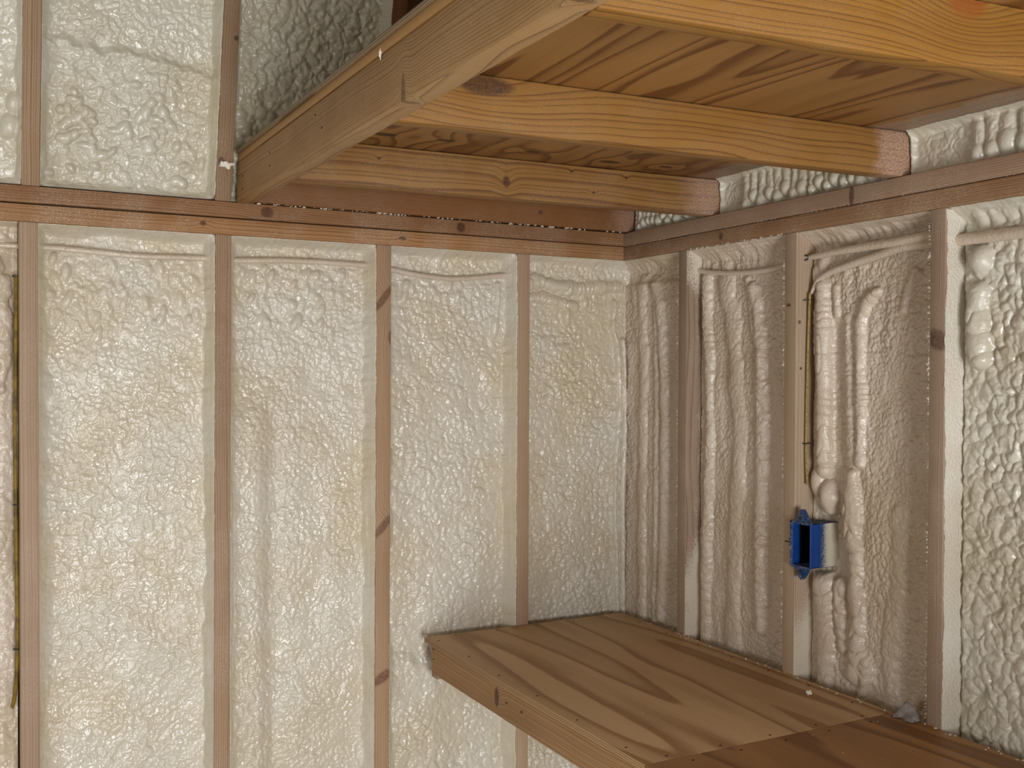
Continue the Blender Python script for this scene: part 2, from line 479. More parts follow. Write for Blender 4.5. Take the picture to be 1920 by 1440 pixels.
for lo, hi in (((-3.5, -4.42, FLOOR), (-1.98, -4.40, 1.25)), ((-.78, -4.42, FLOOR), (.14, -4.40, 1.25)),
               ((-1.98, -4.42, -.40), (-.78, -4.40, 1.25))):
    slab('wall_panel', lo, hi, LINING, wf)
ub = slab('wall_back_upper', (-1.85, -.01, -.6), (1.85, .01, .62), SHEATH)
ub.name = 'wall_upper'
ub.matrix_world = Matrix.Translation((-1.7, .147-.6*math.sin(LEAN)+.02, .078+.6*math.cos(LEAN)+.03)) @ Matrix.Rotation(LEAN, 4, 'X')

# ------------------------------------------------------------------ wall studs
def stud_back(x0, x1, mat, label, dz=0, xb=None):
    xb = xb or (x0, x1)
    o = board('wall_stud', ((xb[0]+xb[1])/2, .07, FLOOR+.04), ((x0+x1)/2, .07, -.0004), (1, 0, 0), x1-x0, .14, mat)
    return tag(o, label, 'stud', 'studs of the back wall')
# board space of these studs: x up from the middle (z = -.94), y along +X of the room, z = +.07 at the face... faces lie at |z| = .07
ZM = (FLOOR+.04)/2
def kz(z): return z-ZM
m1 = wood('pine_stud_a', *STUD, pith=(.26, -.06), ring=.0062, seed=1.3, dust=.25, wav=.003)
m2 = wood('pine_stud_b', lin(174, 144, 117), lin(126, 97, 75), pith=(-.22, .05), ring=.0052, seed=4.1, dust=.35, wav=.006)
spike = lambda z, s=.9: (kz(z), 0., 0., .016, .030, .2, s)
m3 = wood('pine_stud_c', lin(182, 150, 119), lin(131, 101, 73), pith=(.20, -.10), ring=.0046, seed=7.7, dust=.12, wav=.005,
          knots=(spike(-.135, 1.2), spike(-.715, 1.0), spike(-1.10, .5), (kz(-.235), .018, 0., .02, .006, .2)), knotcol=lin(112, 74, 56))
m4 = wood('pine_stud_d', lin(186, 158, 131), lin(147, 119, 93), pith=(.25, .1), ring=.0048, seed=9.2, dust=.2, wav=.003)
stud_back(-1.567, -1.529, m1, 'pinkish pine stud at the left edge, with a yellow cable along its side', xb=(-1.563, -1.525))
stud_back(-1.150, -1.113, m2, 'reddish dusty pine stud under the rear end of the loft edge beam', xb=(-1.152, -1.117))
stud_back(-.749, -.710, m3, 'pine stud with three dark diagonal knot marks on the back wall', xb=(-.751, -.714))
stud_back(-.344, -.307, m4, 'pale pine stud that passes behind the rear edge of the workbench')

def stud_right(s0, s1, mat, label):
    o = board('wall_stud', (.07, -(s0+s1)/2, FLOOR+.04), (.07, -(s0+s1)/2, -.0004), (0, 1, 0), s1-s0, .14, mat)
    return tag(o, label, 'stud', 'studs of the right wall')
ma = wood('pine_stud_e', lin(168, 145, 123), lin(129, 107, 87), pith=(.2, .1), ring=.0046, seed=2.2, dust=.3, wav=.003, side=(-.0175, .05, kz(-.80), kz(-.10)))
mb = wood('pine_stud_f', lin(190, 167, 143), lin(151, 125, 102), pith=(-.2, .2), ring=.0050, seed=5.6, dust=.2, wav=.004, side=(-.019, .09, kz(-.86), kz(-.02)),
          knots=((kz(-.165), .006, .07, .004, .007, .01), (kz(-.205), -.018, .06, .0045, .004, .0045), (kz(-.31), -.018, .055, .0035, .004, .004)))
mc = wood('pine_stud_g', lin(172, 149, 127), lin(133, 109, 90), pith=(.22, .05), ring=.0042, seed=8.4, dust=.35, wav=.003,
          knots=((kz(-.255), 0., .07, .020, .026, .06, .25),), knotcol=lin(96, 66, 56))
sA = stud_right(.258, .293, ma, 'narrow-looking brown stud nearest the inside corner on the right wall')
sB = stud_right(.659, .697, mb, 'pine stud on the right wall that carries the blue electrical box')
sC = stud_right(1.066, 1.101, mc, 'rightmost stud, brown with a dark knot and white overspray on its side')

# overspray films on the stud sides that face the camera
def film(parent, s, z0, z1, x0, x1, seed, fade=.006, taper=(0, 0)):
    vs = np.arange(z0, z1, .004); us = np.linspace(0, 1, 14)
    U, V = np.meshgrid(us, vs)
    edge = x0+fade*(vn(V/.05, V*0, seed)*2+vn(V/.009, V*0, seed+1))
    if taper[1]: edge = edge+.055*(1-sstep(z1-V, 0, taper[1]))
    if taper[0]: edge = edge+.055*(1-sstep(V-z0, 0, taper[0]))
    Xp = edge+(x1-edge)*U
    th = .0004+.0016*sstep(U, 0, .25)+.0005*vn(Xp/.004, V/.004, seed+4)
    co = np.stack([Xp, -(s+th), V], -1).reshape(-1, 3)
    nv, nu = U.shape; idx = np.arange(nv*nu).reshape(nv, nu)
    q = np.stack([idx[:-1, :-1], idx[1:, :-1], idx[1:, 1:], idx[:-1, 1:]], -1).reshape(-1, 4)
    co2 = co.copy(); co2[:, 1] = -s+.0005
    q = np.concatenate([q, q[:, ::-1]+nv*nu])
    me = bpy.data.meshes.new('overspray_film'); me.from_pydata(np.concatenate([co, co2]).tolist(), [], q.tolist()); me.update()
    o = link('overspray_film', me, F_COAT, None, True)
    o.parent = parent; o.matrix_parent_inverse = parent.matrix_world.inverted()
    o['label'] = 'thin white foam overspray'
bpy.context.view_layer.update()
film(sC, 1.101, -1.30, -.002, .0020, .10, 3, .0030)

# ------------------------------------------------------------------ double top plates
pA = wood('plate_wood_a', *PLATE, pith=(.16, .10), ring=.0058, seed=3.1, dust=.55, wav=.005,
          knots=((.522, .004, .07, .007, .006, .02), (-.1, .012, .07, .007, .006, .02), (1.02, .0, .07, .010, .005, .02)))
pB = wood('plate_wood_b', lin(158, 115, 78), lin(96, 62, 37), pith=(-.16, .10), ring=.0060, seed=6.4, dust=.35, wav=.006,
          knots=((.672, .000, .07, .015, .013, .03), (1.185, .0, .07, .012, .013, .03)))
pC = wood('plate_wood_c', *PLATER, pith=(.22, .1), ring=.0044, seed=1.9, dust=.4, wav=.004, knots=((-.470, .0, .07, .007, .022, .03),), knotcol=lin(84, 56, 46))
pD = wood('plate_wood_d', lin(166, 130, 98), lin(118, 86, 60), pith=(.20, .1), ring=.0048, seed=5.2, dust=.6, wav=.005, knots=((-.90, .002, .07, .008, .010, .03),))
o = board('top_plate', (-3.4, .07, .019), (.0, .07, .019), (0, 0, 1), .038, .14, pA)
tag(o, 'lower dusty timber of the doubled plate across the back wall', 'plate')
o = board('top_plate', (-3.4, .07, .0615), (.0, .07, .0585), (0, 0, 1), .0365, .14, pB)
tag(o, 'upper timber of the doubled plate across the back wall, above the dark gap', 'plate')
o = board('top_plate', (.07, .14, .0185), (.07, -2.8, .0185), (0, 0, 1), .0375, .14, pD)
tag(o, 'lower timber of the doubled plate along the right wall, resting on the studs', 'plate')
o = board('top_plate', (.07, .14, .0578), (.07, -2.8, .0578), (0, 0, 1), .038, .14, pC)
tag(o, 'upper timber of the doubled plate along the right wall, carrying the joist ends', 'plate')

# ------------------------------------------------------------------ sloping upper studs
def stud_up(x0, x1, mat, label):
    a = lean_w((x0+x1)/2, .0, .07); b = lean_w((x0+x1)/2, 1.12, .07)
    a = (a[0], a[1], a[2])
    o = board('upper_stud', a, b, (1, 0, 0), x1-x0, .14, mat)
    return tag(o, label, 'stud', 'studs above the plate')
stud_up(-1.562, -1.525, wood('pine_upper_a', lin(166, 136, 107), lin(112, 82, 57), pith=(.24, -.05), ring=.0058, seed=3.3, dust=.15, wav=.004),
        'striped upper stud above the plate near the left edge')
stud_up(-1.151, -1.114, wood('pine_upper_b', lin(156, 126, 97), lin(106, 78, 53), pith=(-.2, .05), ring=.0055, seed=6.1, dust=.2, wav=.007, knots=((-.19, .012, -.07, .006, .005, .02), (-.47, -.008, -.07, .012, .007, .03))),
        'upper stud leaning beside the rear end of the loft edge beam')
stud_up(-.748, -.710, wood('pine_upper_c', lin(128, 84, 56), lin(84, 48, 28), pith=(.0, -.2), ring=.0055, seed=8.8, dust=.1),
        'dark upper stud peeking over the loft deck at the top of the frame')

# ------------------------------------------------------------------ loft: edge beam, joists, deck
mbeam = wood('beam_wood', *TAN, pith=(.26, .10), ring=.0054, seed=2.7, dust=.30, wav=.006, dustcol=lin(210, 190, 160),
             knots=((.88-1.2, -.035, -.019, .008, .025, .03), (1.36-1.2, -.035, -.019, .008, .03, .03)), knotcol=lin(96, 64, 38))
bmid = -1.082
o = board('edge_beam', (bmid, -2.42, .1225), (bmid, -.002, .1225), (0, 0, 1), .093, .038, mbeam)
tag(o, 'grey-brown edge beam of the loft, running from the back wall toward the viewer', 'beam')
beam = o
JT = .1675
def joist(y0, y1, mat, label, x0=-1.063, x1=.10, zb=.078):
    o = board('floor_joist', (x0, y0+.019, (zb+JT)/2), (x1, y1+.019, (zb+JT)/2), (0, 0, 1), JT-zb, .038, mat)
    return tag(o, label, 'joist', 'joists under the loft deck')
j1 = wood('fir_joist_a', lin(136, 90, 48), lin(86, 52, 24), pith=(.08, .05), ring=.0040, seed=1.1, dust=.12, wav=.006, spray=(.40, .50, .5), knots=((.20, -.01, .019, .007, .006, .02),))
j2 = wood('fir_joist_b', lin(150, 109, 57), lin(100, 63, 28), pith=(-.16, .20), ring=.0085, seed=4.9, dust=.18, wav=.006, spray=(.36, .47, .8),
          knots=((-.09, -.008, .019, .009, .013, .03), (-.395, .018, .019, .005, .004, .02), (.14, -.015, .019, .004, .004, .02), (.08, .03, .019, .003, .003, .02), (.23, .028, .019, .004, .004, .02)))
j3 = wood('fir_joist_c', lin(152, 109, 52), lin(103, 63, 25), pith=(-.20, .12), ring=.0125, seed=2.4, dust=.12, wav=.012, spray=(.40, .45, .95),
          knots=((-.43, .028, .019, .05, .016, .03), (-.50, .035, .019, .04, .012, .03)))
j4 = wood('fir_joist_d', lin(160, 115, 50), lin(102, 62, 21), pith=(-.22, .06), ring=.0085, seed=8.3, dust=.10, wav=.006,
          knots=((-.04, .05, .019, .035, .03, .04),), knotcol=lin(150, 84, 34))
joist(-.012, -.012, j1, 'loft joist lying on the back wall plate, farthest and darkest', zb=.080)
joist(-.345, -.397, j2, 'loft joist with an oval knot, second from the back wall')
joist(-.935, -.996, j3, 'loft joist with dusted end, between the knotty joist and the nearest joist')
joist(-1.517, -1.607, j4, 'nearest loft joist, bright orange with wavy grain at top right', x0=-1.058)
j_near = joist(-2.16, -2.25, j4, 'x')
YD = -1.2      # deck object centre in y, grain runs along the room's Y
kn = lambda X, Y: (-(Y-YD), X+.50)
dk = lambda X, Y, rx, ry: (Y-YD, -(X+.5295), rx, ry)
mdeck = plywood('deck_plywood', lin(164, 120, 66), lin(104, 64, 27), 1.7, 8., across=7.5, dust_x=(.455, .475, -1.),
                knots=[dk(-.90, -.43, .016, .028), dk(-.765, -.44, .012, .02), dk(-.553, -.43, .010, .022), dk(-.34, -.42, .014, .03), dk(-.19, -.435, .010, .02)], edge=lin(178, 136, 84), plies=.12)
o = board('loft_deck', (-.5315, -2.42, JT+.0098), (-.5315, -.03, JT+.0098), (-1, 0, 0), 1.143, .0170, mdeck, bev=.0008)
tag(o, 'orange-brown plywood deck on top of the loft joists', 'plywood')
mlip = plywood('deck_lip_plywood', lin(150, 128, 98), lin(104, 84, 58), 6.1, 7., edge=lin(150, 130, 102))
o = board('deck_overlay_sheet', (-.531, -2.42, JT+.0228), (-.531, -.03, JT+.0228), (-1, 0, 0), 1.156, .0080, mlip, bev=.0012)
tag(o, 'thin dusty grey sheet forming the top lip of the loft edge', 'plywood')

# ------------------------------------------------------------------ foam: back wall bays
VT, VB = -.0005, FLOOR+.04
FINE_V = (-1.45, 0.)
STEP = .0022
vsb = axis(VB, VT, FINE_V, STEP, .008, (0, .012))
def base(U, V, seed, amp=.0034, cell=.0115, big=.0, bigcell=.03):
    lf = .006*fb(U/.18, V/.25, seed, 2)+.0040*vn(U/.05, V/.05, seed+4)+.0020*vn(U/.022, V/.022, seed+5)
    mod = np.clip(.95+1.1*fb(U/.09, V/.09, seed+8, 2), .3, 1.7)
    h = lf+amp*1.45*mod*pil(U, V, cell, seed, .45)+amp*.45*pil(U, V, cell*.62, seed+50, .45)
    if big: h = np.maximum(h, lf+big*pil(U, V, bigcell, seed+90, .5, 1.3)-.35*big)
    return h
def cav(H, U, V, cv, depth, seed):
    """Deeper pocket above the buried cable, filled with small beads."""
    m = sstep(V, cv+.004, cv+.010)
    return H-m*depth+m*.006*pil(U, V, .017, seed+33, .4)
REC = .052
cab_z = lambda pts: (lambda U: np.interp(U, [p[0] for p in pts], [p[1] for p in pts]))
CABLE = [(-1.97, -.050), (-1.523, -.050), (-1.464, -.051), (-1.386, -.055), (-1.317, -.058), (-1.234, -.056), (-1.150, -.055), (-1.098, -.056), (-.942, -.049), (-.749, -.051), (-.694, -.058), (-.615, -.069), (-.523, -.074), (-.444, -.067), (-.344, -.056), (-.26, -.058)]
cz = cab_z(CABLE)
def lump(H, U, V, u, v, ru, rv, ang, h, seed, base=0.):
    c, t = math.cos(ang), math.sin(ang)
    a = (U-u)*c+(V-v)*t; b = -(U-u)*t+(V-v)*c
    return blob(H, a+u, b+v, u, v, ru, rv, h, seed, base)
def topblobs(H, U, V, seed, n, u0, u1, lo=-.21, hi=-.072):
    rnd = random.Random(seed)
    m = sstep(V, lo-.10, lo+.05)*sstep(-V, -hi-.015, -hi)
    H = H+m*(.0075*pil(U, V, .024, seed+300, .5, 1.5)-.0035)
    for i in range(n):
        u = rnd.uniform(u0+.02, u1-.02); v = hi-(hi-lo)*rnd.random()**1.4
        r = rnd.uniform(.008, .014); e = rnd.uniform(1.0, 2.1)
        H = lump(H, U, V, u, v, r, r*e, rnd.uniform(-.5, .5), rnd.uniform(.010, .015), seed+i, base=.001)
    return H

def H0(U, V):
    H = base(U, V, 11, .003, .02)
    H = H-.006*sstep(U, -1.60, -1.575)
    H = roll_(H, U, V, [(-1.62, -.10), (-1.60, -.20), (-1.62, -.35)], .03, .016, .6, .05, 12)
    return H
foam('foam_bay', 'cream foam strip left of the leftmost stud, beside the yellow cable', F_WARM,
     axis(-1.93, -1.5675, (-1.68, -1.5), STEP, .005, (0, .012)), vsb, back_w, REC-.012, H0, (.02, .01, 0, 2), (.012, .045, 0, 1.2), (.012, .012, 0, 1.5), (0, 0, 0, 1), 11)

def H1(U, V):
    H = base(U, V, 21)
    H = topblobs(H, U, V, 5, 34, -1.52, -1.16)
    return cav(H, U, V, cz(U), .014, 21)
foam('foam_bay', 'wide glossy cream foam bay between the pinkish left stud and the reddish stud', F_WHITE,
     axis(-1.5285, -1.1505, (-2, 1), STEP, .02, (.02, .014)), vsb, back_w, REC, H1, (.032, .006, .0025, 2.2), (.017, .002, .0035, 1.0), (.020, .010, 0, 1.2), (0, 0, 0, 1), 21)

def H2(U, V):
    H = base(U, V, 31)
    H = H+.012*1.35*np.exp(-((U+1.07)/.055)**4)*sstep(-V, .36, .46)-.006*sstep(-V, .38, .45)*np.exp(-((U+1.0)/.03)**2)
    H = topblobs(H, U, V, 9, 30, -1.10, -.78)
    return cav(H, U, V, cz(U), .014, 31)
foam('foam_bay', 'cream foam bay between the reddish stud and the stud with diagonal knots', F_WHITE,
     axis(-1.1125, -.7495, (-2, 1), STEP, .02, (.02, .014)), vsb, back_w, REC, H2, (.030, .006, .002, 2.2), (.020, .002, .0035, 1.0), (.020, .010, 0, 1.2), (0, 0, 0, 1), 31)

def H3(U, V):
    H = base(U, V, 41, .0038, .0155)
    st = -1.02-.35*np.clip(U+.70, 0, .14)+.05*fb(U/.05, V/.08, 47, 3)
    H = H+.012*sstep(-V, -st, -st+.06)*sstep(-.50-U, 0, .08)
    H = roll_(H, U, V, [(-.385, -.085), (-.387, -.13), (-.392, -.19)], .012, .018, 0, .02, 43, .1)
    H = blob(H, U, V, -.394, -.195, .016, .038, .022, 4)
    H = topblobs(H, U, V, 14, 8, -.70, -.42, -.14, -.09)
    return cav(H, U, V, cz(U), .014, 41)
foam('foam_bay', 'foam bay with a hanging drip, right of the stud with diagonal knots', F_WHITE,
     axis(-.7095, -.3445, (-2, 1), STEP, .02, (.02, .014)), vsb, back_w, REC, H3, (.026, .006, .002, 2.2), (.020, .002, .0035, 1.0), (.020, .010, 0, 1.2), (0, 0, 0, 1), 41)

def H4(U, V):
    H = base(U, V, 51, .0052, .016)
    H = roll_(H, U, V, [(-.30, -.075), (-.25, -.070), (-.20, -.082), (-.13, -.085), (-.06, -.078), (.01, -.075)], .023, .027, .75, .030, 52, .2, 0., .0008)
    H = roll_(H, U, V, [(-.29, -.115), (-.24, -.112), (-.19, -.125), (-.14, -.135)], .018, .021, .8, .026, 53, .2, 0., .0008)
    H = blob(H, U, V, -.165, -.160, .015, .036, .023, 7); H = blob(H, U, V, -.105, -.122, .016, .024, .020, 8)
    H = roll_(H, U, V, [(-.005, -.12), (-.012, -.19), (.001, -.231), (.012, -.308), (.016, -.386), (.010, -.479), (.0, -.6), (-.002, -.727), (.006, -.868), (.010, -1.05)], .011, .022, .6, .045, 54, .3, 0., .0006)
    H = roll_(H, U, V, [(.025, -.23), (.030, -.308), (.032, -.50), (.026, -.7), (.030, -1.05)], .011, .022, .4, .05, 55, .2, 0., .0006)
    return H
foam('foam_bay', 'foam bay filling the inside corner behind the workbench, with a thick roll at its top', F_WHITE,
     axis(-.3065, .06, (-2, 1), STEP, .02, (.02, 0)), vsb, back_w, REC, H4, (.020, .008, .002, 2.), (0, 0, 0, 1), (.024, .010, 0, 1.2), (0, 0, 0, 1), 51)

# ------------------------------------------------------------------ foam: right wall bays
STEP = .0019
vsr = axis(VB, VT, (-1.12, 0.), STEP, .008, (0, .012))
def baser(U, V, seed, amp=.0046, cell=.0118):
    lf = .006*fb(U/.05, V/.35, seed, 2)+.003*vn(U/.03, V/.06, seed+4)
    mod = np.clip(.9+1.0*fb(U/.07, V/.12, seed+8, 2), .3, 1.5)
    return lf+amp*.8*mod*pil(U, V, cell*.9, seed, .4, 1.3)+amp*.75*pil(U, V, cell*.62, seed+50, .4, 1.2)+.004*vn(U/.02, V/.05, seed+60)
P = lambda *a: [(-s, z) for s, z in a]
def H5(U, V):
    H = baser(U, V, 61)-.004*sstep(U, .16, .19)
    H = roll_(H, U, V, P((-.040, -.06), (-.050, -.32), (-.046, -.6), (-.044, -1.1)), .022, .014, .3, .05, 62, .3)
    H = roll_(H, U, V, P((-.092, -.06), (-.105, -.13), (-.112, -.33), (-.112, -.6), (-.105, -1.1)), .014, .012, .5, .03, 63, .3)
    H = roll_(H, U, V, P((-.10, -.07), (-.128, -.131), (-.148, -.323), (-.154, -.50), (-.150, -.765), (-.140, -1.0)), .019, .018, .25, .06, 64, .15)
    return H-.010*sstep(V, -.075, -.06)
foam('foam_bay', 'narrow foam bay with vertical ridges between the inside corner and the first right-wall stud', F_WARM,
     axis(-.06, .2575, (-2, 1.3), STEP, .02, (0, .012)), vsr, right_w, REC-.008, H5, (0, 0, 0, 1), (.035, .004, .0025, 2.2), (.03, .008, .002, 1.3), (0, 0, 0, 1), 61)
CAB_AB = [(.250, -.052), (.29, -.053), (.348, -.062), (.452, -.072), (.568, -.073), (.627, -.064), (.665, -.056)]
cz2 = cab_z(CAB_AB)
def H6(U, V):
    H = baser(U, V, 71)
    H = roll_(H, U, V, P((-.325, -.075), (-.327, -.184), (-.337, -.295), (-.343, -.461), (-.330, -.74), (-.328, -1.15)), .019, .022, .35, .034, 72, .16, 0., .0024)
    H = roll_(H, U, V, P((-.400, -.09), (-.430, -.216), (-.445, -.375), (-.456, -.481), (-.440, -.72), (-.43, -1.0)), .030, .016, .15, .06, 73, .25)
    H = roll_(H, U, V, P((-.502, -.113), (-.522, -.179), (-.533, -.257), (-.538, -.40), (-.543, -.477), (-.533, -.711), (-.54, -.944)), .021, .022, .4, .035, 74, .2)
    H = roll_(H, U, V, P((-.48, -.09), (-.492, -.15), (-.505, -.22)), .012, .014, .2, .03, 75, .2)
    m = sstep(V, cz2(U), cz2(U)+.008)
    return H-m*.008+m*.010*pil(U, V, .030, 79, .5, 1.6)
foam('foam_bay', 'foam bay with long vertical beads, left of the blue-box stud', F_WARM,
     axis(.2935, .6585, (-2, 1.3), STEP, .02, (.012, .012)), vsr, right_w, REC, H6, (.012, .050, 0, 1.5), (.035, .004, .003, 2.2), (.03, .008, .002, 1.3), (0, 0, 0, 1), 71)
CAB1 = [(.676, -.058), (.72, -.0575), (.775, -.054), (.868, -.051), (.967, -.049), (1.07, -.043)]
CAB2 = [(1.075, -.060), (1.041, -.062), (.968, -.062), (.897, -.073), (.823, -.085), (.768, -.096), (.730, -.112), (.7085, -.140), (.7055, -.20), (.7045, -.30), (.7040, -.443), (.7045, -.52), (.709, -.575)]
czb = cab_z(CAB1)
def H7(U, V):
    H = baser(U, V, 81, .0048, .0118)
    # recess round the electrical box and the pale channel beside the big bead
    H = H-.022*np.exp(-(((U-.755)/.05)**4+((V+.71)/.10)**4))
    H = H-.012*np.exp(-((U-.775)/.022)**4)*sstep(-V, .18, .24)*sstep(V, -.60, -.55)
    H = roll_(H, U, V, P((-.738, -.125), (-.740, -.32), (-.742, -.515)), .021, .030, .30, .040, 82, .06, 0., .0006)
    H = roll_(H, U, V, P((-.771, -.13), (-.776, -.19)), .011, .015, 0, .03, 83, .1)
    H = roll_(H, U, V, P((-.806, -.20), (-.812, -.30), (-.816, -.40), (-.822, -.52)), .014, .012, .6, .02, 84, .3)
    H = roll_(H, U, V, P((-.885, -.150), (-.862, -.165), (-.846, -.206), (-.845, -.321), (-.850, -.413), (-.846, -.517)), .014, .020, .45, .034, 85, .30, 0., .0010)
    H = roll_(H, U, V, P((-.825, -.545), (-.822, -.624), (-.836, -.715), (-.838, -.785), (-.846, -.876), (-.834, -.98)), .023, .024, .85, .044, 86, .30, 0., .0008)
    H = roll_(H, U, V, P((-.742, -.80), (-.752, -.897), (-.748, -1.06)), .030, .026, .5, .055, 87, .2, 0., .0014)
    H = roll_(H, U, V, P((-.785, -.79), (-.790, -.85), (-.800, -.93)), .017, .018, .7, .03, 88, .2, 0., .0008)
    H = roll_(H, U, V, P((-.865, -.95), (-.862, -1.08)), .02, .018, .8, .03, 89, .2, 0., .0008)
    H = roll_(H, U, V, P((-.955, -.62), (-.945, -.75), (-.930, -.90), (-.935, -1.05)), .028, .010, .5, .05, 90, .3)
    H = roll_(H, U, V, P((-.985, -.11), (-.965, -.15), (-.955, -.19)), .014, .010, .6, .02, 91, .3)
    for i, (s, z, a, b, h) in enumerate(((.722, -.565, .022, .036, .024), (.756, -.598, .022, .038, .030), (.742, -.540, .020, .022, .026),
                                         (.795, -.80, .018, .026, .018), (.735, -.075, .020, .030, .020), (.715, -.095, .020, .028, .018), (1.0, -.12, .012, .012, .012), (1.02, -.105, .011, .012, .012))):
        H = blob(H, U, V, s, z, a, b, h, i)
    m = sstep(V, czb(U), czb(U)+.006)
    H = H-m*.010
    rnd = random.Random(4)
    for i in range(13):
        s = .765+i*.021+rnd.uniform(-.003, .003)
        H = blob(H, U, V, s, -.030+rnd.uniform(-.003, .003), .0125, .020, .010+rnd.uniform(0, .004), i, base=-.008)
    for i in range(4):
        H = blob(H, U, V, .775+i*.018, -.075+.002*i, .010, .014, .010, i+30)
    return H
foam('foam_bay', 'foam bay with the curved buried cables between the blue-box stud and the rightmost stud', F_WARM,
     axis(.6975, 1.0655, (-2, 1.3), STEP, .02, (.012, .012)), vsr, right_w, REC+.003, H7, (.010, .056, 0, 1.5), (.040, .004, .003, 2.2), (.03, .008, .002, 1.3), (0, 0, 0, 1), 81)
def H8(U, V):
    lf = .006*fb(U/.12, V/.2, 95, 2)
    H = lf+.0105*pil(U, V, .0190, 96, .45, 1.2, 1.3)+.0045*pil(U, V, .034, 94, .5, 1.2)+.0016*pil(U, V, .009, 97, .4)
    H = H-.006*sstep(V, -.045, -.03)
    H = blob(H, U, V, 1.150, -.105, .027, .034, .040, 3)
    H = roll_(H, U, V, P((-1.145, -.165), (-1.140, -.218), (-1.143, -.262), (-1.150, -.295)), .026, .038, .5, .034, 98, .12, 0., .0014)
    H = roll_(H, U, V, P((-1.120, -.24), (-1.125, -.28), (-1.135, -.315)), .008, .014, .2, .03, 99, .1)
    for i in range(7):
        H = blob(H, U, V, 1.150+i*.031, -.028-.003*(i % 2), .018, .022, .018, i+60)
        H = blob(H, U, V, 1.205+i*.028, -.090+.006*(i % 2), .014, .020, .016, i+80)
    return H
foam('foam_bay', 'bubbly foam bay with large rounded blobs at the right edge', F_SHINY,
     axis(1.1015, 1.49, (-2, 1.36), STEP, .004, (.012, 0)), vsr, right_w, REC+.006, H8, (.012, .056, 0, 1.5), (0, 0, 0, 1), (.030, .008, 0, 1.3), (0, 0, 0, 1), 91)

# ------------------------------------------------------------------ foam: sloping upper bays
STEP = .0022
vsu = axis(.0005, 1.12, (0, .52), STEP, .008, (.012, 0))
def Hu1(U, V):
    lf = .006*fb(U/.15, V/.12, 111, 2)
    mod = np.clip(.8+1.2*fb(U/.09, V/.09, 118, 2), .3, 1.6)
    edge = .325+.03*fb(U/.05, U*0, 120, 3)-.10*np.clip(U+1.46, 0, .4)
    low = sstep(edge-V, 0, .020)
    H = lf+.0052*mod*pil(U, V, .0125, 111, .42)+.0018*pil(U, V, .0075, 113, .4)
    H = H+low*(.008+.0080*pil(U, V, .0175, 115, .4)-.004)
    lip = np.exp(-((edge-.012-V)/.014)**2)
    H = H+lip*.008*pil(U, V, .034, 117, .4)
    rnd = random.Random(12)
    for cu, cv, n in ((-1.45, .165, 16), (-1.30, .185, 16), (-1.25, .13, 8), (-1.43, .10, 9), (-1.22, .06, 6), (-1.38, .06, 5), (-1.50, .05, 5)):
        for i in range(n):
            r = rnd.uniform(.008, .0135)
            H = lump(H, U, V, cu+rnd.gauss(0, .034), max(.03, cv+rnd.gauss(0, .026)), r, r*rnd.uniform(1, 1.9), rnd.uniform(0, 3.1), rnd.uniform(.006, .011), i+140, base=.014)
    return H
foam('upper_foam_bay', 'bright pebbled foam bay above the plate, between the two upper studs', F_SHINY,
     axis(-1.5245, -1.1515, (-2, 1), STEP, .02, (.02, .014)), vsu, lean_w, REC-.004, Hu1, (.024, .004, .003, 2.), (.014, .002, .004, 1.), (0, 0, 0, 1), (.014, .020, 0, 1.2), 111, group='foam above the plate')
def Hu0(U, V):
    H = .006*fb(U/.1, V/.1, 131, 2)+.006*pil(U, V, .03, 131, .5)+.003*pil(U, V, .012, 133, .5)
    H = blob(H, U, V, -1.578, .17, .016, .025, .020, 1); H = blob(H, U, V, -1.585, .12, .022, .03, .022, 2)
    return H
foam('upper_foam_bay', 'foam sliver above the plate at the upper left edge of the photo', F_SHINY,
     axis(-1.93, -1.5625, (-1.7, 1), STEP, .005, (0, .012)), vsu, lean_w, REC-.016, Hu0, (0, 0, 0, 1), (.012, .004, .004, 1.2), (0, 0, 0, 1), (.012, .015, 0, 1.2), 131, group='foam above the plate')
def Hu2(U, V):
    H = .007*fb(U/.12, V/.12, 151, 2)+.011*pil(U, V, .021, 151, .7, 1., 1.35)+.0015*pil(U, V, .011, 153, .5)
    rnd = random.Random(3)
    for i in range(10):
        H = blob(H, U, V, rnd.uniform(-1.10, -1.02), rnd.uniform(.10, .22), rnd.uniform(.016, .026), rnd.uniform(.014, .022), rnd.uniform(.016, .022), i)
    return H
foam('upper_foam_bay', 'shaded wrinkled foam bay behind the loft deck at the top', F_SHINY,
     axis(-1.1135, -.7485, (-2, 1), STEP, .02, (.014, .014)), vsu, lean_w, REC-.008, Hu2, (.014, .010, .003, 1.5), (.03, .004, .003, 2.), (0, 0, 0, 1), (.014, .015, 0, 1.2), 151, group='foam above the plate')

# ------------------------------------------------------------------ foam: pockets above the right plate, between joist ends
def lobes(name, label, s0, s1, seed, start, wid):
    us = axis(s0, s1, (-2, 3), .0018, .02); vs = axis(.0775, JT+.001, (-1, 1), .0018, .02)
    def Hf(U, V):
        H = .004*fb(U/.04, V/.04, seed, 2)+.005*pil(U, V, .016, seed, .7)
        rnd = random.Random(seed); s = start; i = 0
        while s < s1-.01:
            w = wid*rnd.uniform(.8, 1.2); zt = .152+rnd.uniform(-.006, .006); zb = .098+rnd.uniform(-.010, .012)
            H = roll_(H, U, V, [(s, zt), (s+rnd.uniform(-.004, .004), zb)], w*.58, .019, 0, .03, seed+i, .15)
            H = blob(H, U, V, s, zb+.002, w*.64, w*.85, .026, seed+i+40)
            s += w; i += 1
        return H
    return foam(name, label, F_SHINY, us, vs, right_w, .036, Hf, (.01, .02, 0, 1.5), (.01, .02, 0, 1.5), (.012, .004, .0, 1.5), (.008, .012, 0, 1.5), seed, .10, 'foam pockets between joist ends')
